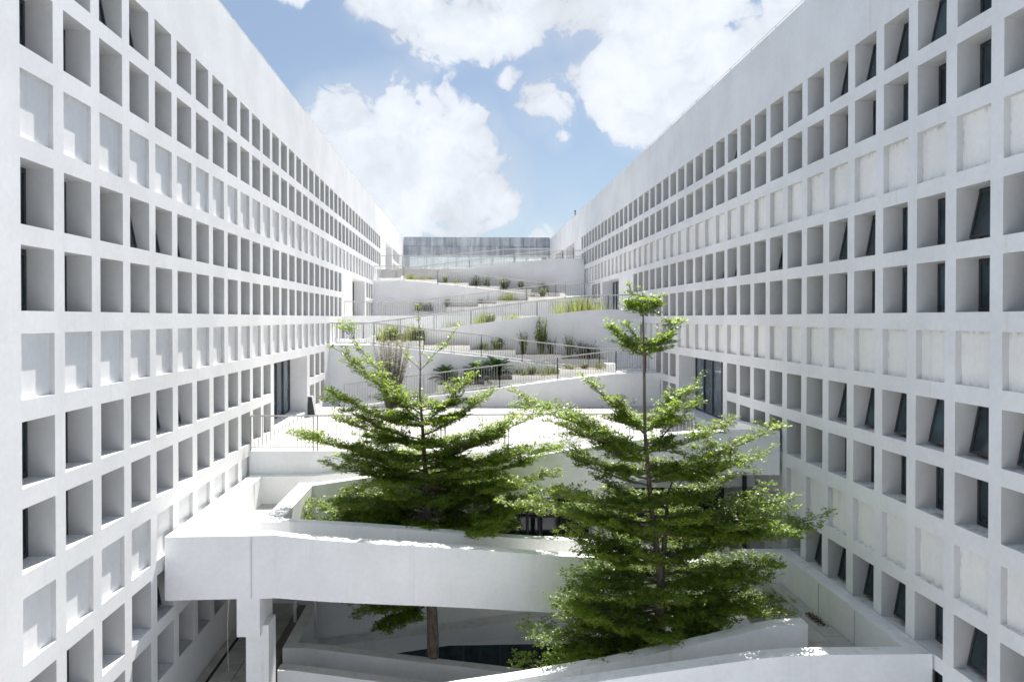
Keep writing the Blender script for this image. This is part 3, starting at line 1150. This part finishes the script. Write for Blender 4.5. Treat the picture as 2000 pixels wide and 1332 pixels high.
for j in range(10):
    for i in range(3):
        x0, x1 = 7.72 + i * .48, 7.72 + (i + 1) * .48
        y0 = 15.18 + j * .6 + (.3 if i % 2 else 0)
        y1 = min(21.22, y0 + .6)
        MB().box(x0 + .007, x1 - .007, y0 + .007, y1 - .007, -7.76, -7.70 + random.uniform(-.004, .004)).build('paver', 'paver', rl)
for Y in (17.1, 18.9):
    MB().box(9.165, 9.185, Y - .01, Y + .01, -7.69, -6.9).build('joint', 'reveal', rl)
railing('slatted dark railing on the right landing beside the trees', [(7.74, 16.7, -7.72), (7.74, 19.95, -7.72)], h=.95, gap=.1, group='railings in the court')
t = thing('leaf_litter', 'small heap of dead leaves on the right landing paving', 'leaves', (8.95, 18.6, -7.7))
mb = MB()
for _ in range(160):
    p = Vector((8.95 + random.gauss(0, .06), 18.6 + random.gauss(0, .22), -7.69 + random.uniform(0, .03)))
    a = random.uniform(0, 6.3)
    u, v = Vector((cos(a), sin(a), .2)) * .035, Vector((-sin(a), cos(a), .1)) * .02
    mb.add([p - u, p + v, p + u, p - v], [(0, 1, 2, 3)])
lm = simple('dead_leaf', (0.07, 0.05, 0.03), 0.9)
mb.build('leaves', lm, t, kind='stuff')

# lowest walkway at the left of the court
w0 = thing('walkway', 'lowest white walkway with two parapets falling to the right beneath the bridge', 'walkway', (-4, 20, -10))
ZI = [(-5.14, -9.25), (-4.55, -9.26), (-4.2, -9.3), (-2.45, -9.55), (1.4, -10.09), (4.5, -10.5)]
MB().wall([(x, 20.98, z, z - 1.4) for x, z in ZI], .36).build('inner_parapet', 'parapet', w0)
MB().wall([(-4.78, 21.34, -9.25, -10.6), (-4.78, 24.2, -9.25, -10.6)], .36).build('side_parapet', 'parapet', w0)
ZO = [(-4.95, -9.25), (-4.5, -9.27), (-2.3, -9.6), (1.4, -10.15), (4.5, -10.6)]
MB().wall([(x, 19.66, z, z - 1.6) for x, z in ZO], .36).build('outer_parapet', 'parapet', w0)
MB().slab([(x, 20.02, z - .9) for x, z in ZO], [(x, 20.99, z - .9) for x, z in ZO], .35).build('deck', 'grey_paver', w0)
MB().box(-5.5, -4.9, 20.0, 24.2, -10.6, -10.15).build('landing', 'grey_paver', w0)

# path along the left building
pt = MB().box(XL, -5.2, -2, 30, PATH - 1.2, PATH - .06).build('path', 'joint', kind='structure')
mb = MB().box(.014, .586, .014, .486, -.05, 0)
me = bpy.data.meshes.new('paver'); me.from_pydata(mb.v, [], mb.f); me.materials.append(M['grey_paver'])
mb = MB().box(.01, .24, .012, .488, -.05, .01)
me2 = bpy.data.meshes.new('kerb_stone'); me2.from_pydata(mb.v, [], mb.f); me2.materials.append(M['grey_paver'])
for j in range(28):
    y = 14.5 + j * .5
    o = put('kerb_stone', me2, pt); o.location = (XL + .01, y, PATH + EYE)
    for i in range(2):
        o = put('paver', me, pt)
        o.location = (XL + .32 + i * .6, y + (.25 if i else 0), PATH + EYE + random.uniform(-.006, .003))
dn = thing('drain_channel', 'dark drain slot running along the foot of the left building', 'drain', (XL + .28, 20, PATH))
MB().box(XL + .255, XL + .315, 12, 28.5, PATH - .055, PATH - .03).build('slot', 'black', dn)
MB().box(XL + .25, XL + .262, 12, 28.5, PATH - .055, PATH + .002).build('edge', 'frame', dn)

# pipes and cable below the bridge
for x, y, lab in ((-5.32, 23.3, 'left'), (-4.75, 23.6, 'right')):
    t = thing('drain_pipe', 'white drain pipe under the walkway, %s of the pair' % lab, 'pipe', (x, y, -10), 'white pipes below the walkway')
    MB().tube([(x, y, -10.1), (x, y, -6.42)], .055, 10).build('pipe', 'pipe', t, smooth=True)
    for z in (-7.4, -9.0):
        MB().tube([(x, y, z), (x, y, z + .06)], .07, 10).build('clip', 'pipe', t)
cb = MB().tube([(-5.75, 18.3, -6.5), (-6.0, 18.9, -7.7), (-6.3, 19.9, -9.36)], .011, 5).build('cable', 'cable')
tag(cb, 'white cable hanging slack from the bridge down to the left path', 'cable')
t = thing('downpipe', 'black downpipe on the right building below the terrace walkway', 'pipe', (9.2, 24.0, -9))
MB().tube([(9.2, 24.1, -8.6), (9.2, 24.1, -5.0)], .07, 10).build('pipe', 'black', t)
MB().tube([(9.2, 24.1, -6.6), (9.2, 24.1, -6.5)], .09, 10).build('collar', 'black', t)

# ------------------------------------------------------------------ planting on the ramps
for fl, (dy, dz, nm) in enumerate(((0, 0, 'lower'), (18.75, 4.24, 'upper'))):
    y1, y2, y3 = 37.95 + dy, 40.1 + dy, 41.9 + dy
    F = nm + ' flight'
    if not fl:
        cycad(-1.0, y1, -3.38, 'dark green cycad standing apart at the left, behind the left tree top', 1.05)
        cycad(.55, y1, -3.38, 'dark green cycad touching the biggest one, middle of the row', 1.15)
        cycad(1.62, y1, -3.15, 'biggest dark green cycad with arching fronds, right end of the row', 1.3)
        for kd, x, z, w, s in (('low', 2.9, -2.95, 'beside the large cycad in a front planter', .9), ('bush', 3.4, -2.95, 'third along the front planter right of the cycads', .55),
                               ('grass', 4.25, -2.95, 'near the step of the front planters', .9), ('low', 5.4, -2.65, 'on the front planter step below the upper rail', .9),
                               ('bush', 6.1, -2.65, 'mid-way along the last front planter', .45), ('grass', 6.85, -2.65, 'against the right end pier of the front planters', .7)):
            plant(kd, x, y1, z, w, s)
        for kd, x, z, w, s in (('yellow', -4.35, -1.25, 'at the left end of the middle planters, beside the pier', 1.2), ('bush', -3.9, -1.25, 'behind the thin tree top on the left', 1.0),
                               ('yellow', -2.85, -1.25, 'left of the thin tree top', 1.15), ('bush', -2.55, -1.25, 'near the first planter step', .9),
                               ('grass', -1.0, -1.5, 'sparse on the second middle planter', .45),
                               ('grass', 1.0, -1.75, 'left half of the third middle planter', .8), ('bush', 1.75, -1.75, 'right half of the third middle planter', .9),
                               ('tall', 3.15, -2.0, 'left end of the fourth middle planter', .75), ('tall', 4.1, -2.0, 'tallest, rising above the rail', 1.35),
                               ('dry', 4.65, -2.0, 'right of the tallest shrub', .9),
                               ('tall', 5.65, -2.25, 'left end of the fifth middle planter', .8), ('dry', 6.4, -2.25, 'wide and spiky at the right end', 1.05), ('dark', 6.9, -2.25, 'right of the wide dry shrub', .9)):
            plant(kd, x, y2, z, w, s)
        for kd, x, z, w, s in (('grass', -.6, -.75, 'left on the rear ramp behind the rail', .9), ('yellow', .9, -.55, 'tall on the rear ramp under the rail', 1.1), ('bush', 1.4, -.5, 'spreading on the rear ramp', .9),
                               ('yellow', 2.7, -.3, 'alone on the rear ramp, mid-way', .85), ('yellow', 5.9, .05, 'left part of the bright row by the right door', 1.3), ('yellow', 6.5, .1, 'middle of the bright row by the right door', 1.45),
                               ('yellow', 7.1, .12, 'right end of the bright row by the right door', 1.4)):
            plant(kd, x, y3, z, w, s)
    else:
        for kd, x, z, w, s in (('dark', -3.6, .55, 'low at the far left of the upper front planters', .9), ('dark', -2.9, .55, 'second along the upper front planters', .9),
                               ('bush', -1.4, .85, 'block-like on the upper front planters', .8), ('dark', 1.2, 1.05, 'centre of the upper front planters', .6),
                               ('yellow', 3.4, 1.3, 'bright on the upper front planters', .9), ('grass', 3.0, 1.3, 'left of the bright tuft, upper front planters', .7), ('bush', 5.9, 1.58, 'last on the upper front planters', .9), ('grass', 5.2, 1.58, 'by the last shrub of the upper front planters', .6)):
            plant(kd, x, y1, z, w, s)
        for kd, x, z, w, s in (('yellow', -4.3, 2.98, 'at the left end of the upper middle planters', .8), ('grass', -3.4, 2.98, 'along the first upper middle planter', .6), ('grass', -2.8, 2.98, 'near the step of the first upper middle planter', .55),
                               ('bush', -1.6, 2.74, 'on the second upper middle planter', .7), ('grass', -.7, 2.74, 'right part of the second upper middle planter', .7),
                               ('dark', .8, 2.5, 'left part of the third upper middle planter', 1.0), ('dark', 1.7, 2.5, 'right part of the third upper middle planter', .95),
                               ('bush', 3.1, 2.25, 'left part of the fourth upper middle planter', .95), ('bush', 4.4, 2.25, 'right part of the fourth upper middle planter', .9),
                               ('dark', 6.2, 1.98, 'largest, on the last upper middle planter', 1.2)):
            plant(kd, x, y2, z, w, s)

# the dead-looking shrub behind the left tree
o = put('shrub', bushy_mesh('shrub', 210, 3.4, 1.0, 'dry_leaf', .12, seed=21))
o.location = (-3.55, 35.6, -4.3 + EYE)
tag(o, 'tall grey half-dead shrub standing behind the left tree', 'shrub')


# ------------------------------------------------------------------ trees
def bez(a, b, c, t):
    return a * (1 - t) ** 2 + b * 2 * t * (1 - t) + c * t * t


def tree(label, stem, stem2, explicit, tiers, ydep, seed, px2m, leaf=0.08):
    """stem: list of (point, radius); explicit: (z origin, tip x, tip z); tiers: (z, radius, count)"""
    r = random.Random(seed)
    root = thing('tree', label, 'tree', tuple(stem[0][0]), 'tiered trees in the sunken court')
    tr = MB().tube([p for p, _ in stem], [q for _, q in stem], 9)
    tr.build('trunk', 'bark', root, smooth=True)
    if stem2:
        MB().tube([p for p, _ in stem2], [q for _, q in stem2], 8).build('trunk', 'bark', root, smooth=True)

    def at(z):
        for (a, ra), (b, rb) in zip(stem[:-1], stem[1:]):
            if a[2] <= z <= b[2]:
                t = (z - a[2]) / (b[2] - a[2])
                return Vector(a).lerp(Vector(b), t), lerp(ra, rb, t)
        return Vector(stem[-1][0]), stem[-1][1]
    clusters = []
    tw = MB()

    def twig(a, d, L, depth, rad):
        """a flat spray: zig-zag twig with leaf rosettes"""
        n = max(2, int(L / .095))
        p = a.copy()
        pts = [p.copy()]
        dd = d.copy()
        for i in range(n):
            dd = (dd + Vector((r.uniform(-.22, .22), r.uniform(-.22, .22), r.uniform(-.06, .06)))).normalized()
            p = p + dd * (L / n)
            pts.append(p.copy())
            if i > 0 or depth > 1:
                clusters.append((p + Vector((r.uniform(-.05, .05), r.uniform(-.05, .05), r.uniform(0, .04)))))
            if depth > 0 and i < n - 1 and r.random() < .8:
                s = 1 if i % 2 else -1
                side = Vector((-dd.y * s, dd.x * s, 0))
                nd = (dd * .6 + side * .8 + Vector((0, 0, r.uniform(-.06, .12)))).normalized()
                twig(p, nd, L * r.uniform(.3, .6) * (1 - .5 * i / n), depth - 1, rad * .6)
        tw.tube(pts, [max(.003, rad * (1 - .7 * i / n)) for i in range(n + 1)], 3, cap=False)

    def dress(pts, L, t0, big, dens=1.0):
        """leafy twigs along a limb, in uneven clumps"""
        n = len(pts) - 1
        ph = r.uniform(0, 6)
        for i in range(1, n + 1):
            t = i / n
            if t < t0:
                continue
            d = (pts[i] - pts[i - 1]).normalized()
            clusters.append(pts[i] + Vector((0, 0, .03)))
            clump = .62 + .38 * sin(ph + i * .9) + r.uniform(-.15, .15)
            for s in (-1, 1, -1, 1):
                if r.random() < (.40 + .52 * clump) * dens:
                    side = Vector((-d.y * s, d.x * s, 0))
                    nd = (d * r.uniform(.3, .9) + side * .8 + Vector((0, 0, r.uniform(-.12, .24)))).normalized()
                    twig(pts[i], nd, big * (.45 + .65 * clump) * r.uniform(.6, 1.25) * (1 - .45 * t * t), 1, .007)

    def limb(z0, tip, thin=1.0, forks=True, dens=1.0):
        a, ra = at(z0)
        L = (tip - a).length
        mid = a.lerp(tip, .5) + Vector((0, 0, -L * r.uniform(.03, .12)))
        n = max(5, int(L / .2))
        pts = [bez(a, mid, tip, i / n) for i in range(n + 1)]
        for i in range(1, n):
            pts[i] = pts[i] + Vector((r.uniform(-.04, .04), r.uniform(-.04, .04), r.uniform(-.03, .03)))
        r0 = min(ra * .55, .010 + L * .011) * thin
        bm = MB().tube(pts, [lerp(r0, .005, i / n) for i in range(n + 1)], 6)
        dress(pts, L, .12 if L > 1.2 else .08, min(.72, .24 + L * .18), dens)
        if forks and L > .9:
            for q in range(r.choice((2, 3, 3, 4))):
                i = int(n * r.uniform(.18, .72))
                d = (pts[i + 1] - pts[i]).normalized()
                s = 1 if q % 2 else -1
                side = Vector((-d.y * s, d.x * s, 0))
                Lf = L * r.uniform(.25, .5)
                e = pts[i] + (d * .8 + side * r.uniform(.45, .9) + Vector((0, 0, r.uniform(-.02, .16)))).normalized() * Lf
                m2 = max(4, int(Lf / .2))
                p2 = [bez(pts[i], pts[i].lerp(e, .5) + Vector((0, 0, -.03)), e, j / m2) for j in range(m2 + 1)]
                bm.tube(p2, [lerp(r0 * .45, .004, j / m2) for j in range(m2 + 1)], 5)
                dress(p2, Lf, .15, min(.56, .22 + Lf * .18))
        bm.build('branch', 'bark', root, smooth=True)

    for z0, tx, tz, dn in explicit:
        a, _ = at(z0)
        L = abs(tx - a.x)
        limb(z0, Vector((tx, a.y + r.uniform(-.35, .35) * min(L, 2.2), tz)), forks=dn > .9, dens=dn)
    for z0, rad, cnt in tiers:
        a0 = r.uniform(0, 6.28)
        for i in range(cnt):
            az = a0 + i * 2 * pi / cnt + r.uniform(-.3, .3)
            a, _ = at(z0)
            L = rad * r.uniform(.5, 1.12)
            limb(z0 + r.uniform(-.22, .22), a + Vector((cos(az) * L, sin(az) * L * ydep, L * r.uniform(.0, .24))))
    tw.build('twigs', 'bark', root, kind='stuff')
    vs, fs = [], []
    for c in clusters:
        k0 = r.uniform(0, 6.28)
        for j in range(r.randint(6, 9)):
            az = k0 + j * 2.4
            el = r.uniform(-.25, .65)
            u = Vector((cos(az) * cos(el), sin(az) * cos(el), sin(el)))
            sz = leaf * r.uniform(.65, 1.25)
            tilt = r.uniform(-.5, .5)
            v = Vector((-sin(az), cos(az), tilt)).normalized()
            p = c + u * .012 + Vector((r.uniform(-.035, .035), r.uniform(-.035, .035), r.uniform(-.03, .03)))
            o = len(vs)
            vs += [p, p + u * sz * .62 + v * sz * .33, p + u * sz, p + u * sz * .62 - v * sz * .33]
            fs.append((o, o + 1, o + 2, o + 3))
    m = MB()
    m.v = [tuple(x) for x in vs]
    m.f = fs
    print('LEAVES', len(fs))
    m.build('foliage', 'leaf', root, kind='stuff')
    return root


def W2(px, py, Y):
    """picture measure to yard metres at depth Y (used to read sizes off the survey photo)"""
    x, y = (px - 968) / 1450, -(py - 636.5) / 1450
    cy, sy = cos(.04054), sin(.04054)
    dx, dy = x * cy + sy, cy - x * sy
    return dx * Y / dy, (y - .01007) * Y / dy


def spec(Y, trunk_x, rows):
    out = []
    for row in rows:
        oy, tx, ty = row[:3]
        X, Z = W2(tx, ty, Y)
        out.append((W2(trunk_x, oy, Y)[1], X, Z, row[3] if len(row) > 3 else 1.0))
    return out


def tier(Y, rows):
    return [(W2(900, py, Y)[1], rp * Y / 1450, c) for py, rp, c in rows]


YA = 21.4
sA = [((W2(845, 1200, YA)[0], YA, COURT), .20), ((W2(845, 1200, YA)[0], YA, -9.2), .17), ((W2(835, 1000, YA)[0], YA + .05, W2(835, 1000, YA)[1]), .095),
      ((W2(826, 850, YA)[0], YA, W2(826, 850, YA)[1]), .05), ((W2(820, 770, YA)[0], YA, W2(820, 770, YA)[1]), .028), ((W2(821, 715, YA)[0], YA, W2(821, 715, YA)[1]), .018),
      ((W2(818, 618, YA)[0], YA, W2(818, 618, YA)[1]), .006)]
eA = spec(YA, 830, [(724, 888, 645, .45), (724, 768, 655, .45), (690, 818, 612, .12), (800, 668, 640, .6), (810, 655, 685, .7), (820, 690, 700, .8), (835, 645, 755), (830, 930, 720), (850, 960, 765),
                    (860, 655, 785), (880, 650, 815), (905, 580, 840), (900, 1000, 815), (905, 1058, 798), (920, 680, 868), (915, 1085, 868), (930, 1010, 880),
                    (950, 648, 895), (950, 1080, 930), (960, 1000, 945), (990, 655, 968), (985, 1045, 962), (1010, 592, 985), (1020, 600, 1010), (1020, 950, 1020), (1020, 1010, 1035), (1015, 690, 1000),
                    (1150, 672, 1182, 1.2), (1165, 735, 1238, 1.4), (1140, 740, 1172, 1.3), (1160, 700, 1200, 1.4), (1170, 770, 1225, 1.4)])
tree('large tiered green tree on the left, rising behind the walkway bridge', sA, None, eA,
     tier(YA, [(790, 85, 5), (825, 115, 6), (862, 130, 7), (900, 150, 8), (938, 195, 9), (976, 215, 9), (1014, 225, 9)]), .62, 3, YA / 1450)

YB = 17.55
sB = [((W2(1288, 1240, YB)[0], YB, COURT), .17), ((W2(1289, 1250, YB)[0], YB, W2(0, 1250, YB)[1]), .14), ((W2(1292, 1150, YB)[0], YB, W2(0, 1150, YB)[1]), .10),
      ((W2(1272, 1000, YB)[0], YB, W2(0, 1000, YB)[1]), .06), ((W2(1260, 850, YB)[0], YB, W2(0, 850, YB)[1]), .042), ((W2(1258, 700, YB)[0], YB, W2(0, 700, YB)[1]), .03),
      ((W2(1255, 570, YB)[0], YB, W2(0, 570, YB)[1]), .010)]
sB2 = [((W2(1292, 1150, YB)[0], YB, W2(0, 1150, YB)[1]), .08), ((W2(1303, 1060, YB)[0], YB + .1, W2(0, 1060, YB)[1]), .06), ((W2(1307, 985, YB)[0], YB + .12, W2(0, 985, YB)[1]), .04),
       ((W2(1316, 955, YB)[0], YB + .1, W2(0, 955, YB)[1]), .014)]
eB = spec(YB, 1270, [(590, 1232, 568), (592, 1280, 590), (610, 1222, 600), (612, 1285, 597), (690, 1186, 631), (688, 1330, 634), (695, 1205, 655), (690, 1300, 660), (680, 1230, 640),
                     (840, 1148, 742), (835, 1362, 740), (840, 1180, 770), (845, 1330, 775), (850, 1210, 790), (875, 1010, 772), (880, 1100, 800), (880, 1060, 810), (885, 1425, 828), (880, 1362, 790),
                     (900, 1150, 860), (935, 1498, 832), (940, 1510, 882), (940, 1420, 900), (935, 1096, 888), (950, 1130, 905), (985, 1442, 945), (985, 1170, 935), (1000, 1020, 938),
                     (1020, 985, 992), (1020, 1060, 975), (1010, 1522, 960), (1045, 1600, 1008), (1040, 1575, 1020), (1040, 1480, 1000), (1060, 1200, 1010), (1075, 1098, 1050), (1080, 1130, 1070),
                     (1090, 1440, 1050), (1130, 1112, 1128), (1120, 1500, 1092), (1140, 1508, 1120), (1140, 1150, 1140), (1170, 1460, 1140),
                     (1190, 1085, 1168), (1195, 1545, 1182), (1200, 1470, 1175), (1215, 1100, 1208), (1220, 1130, 1225), (1215, 1480, 1212), (1235, 1040, 1240), (1240, 1028, 1285), (1245, 1100, 1270),
                     (1240, 1165, 1300), (1240, 1130, 1290), (1235, 1220, 1282), (1240, 1390, 1258), (1235, 1440, 1240)])
tree('large tiered green tree on the right with two stems and a thin leader', sB, sB2, eB,
     tier(YB, [(600, 34, 5), (684, 62, 7), (830, 80, 7), (878, 95, 7), (928, 110, 8), (985, 135, 7), (1038, 180, 9), (1092, 180, 9), (1148, 190, 9), (1203, 205, 9), (1240, 180, 7)]), .62, 5, YB / 1450, leaf=.073)

# a thin self-sown shrub in front of the walkway on the right
o = put('shrub', bushy_mesh('shrub', 14, 1.5, .5, 'dry_leaf', .05, seed=31))
o.location = (6.3, 18.3, -6.2 + EYE - .6)
tag(o, 'thin leafless twigs in front of the right end of the walkway', 'shrub')

S.render.engine = 'CYCLES'
S.cycles.max_bounces = 14
S.cycles.diffuse_bounces = 10
S.cycles.transparent_max_bounces = 8
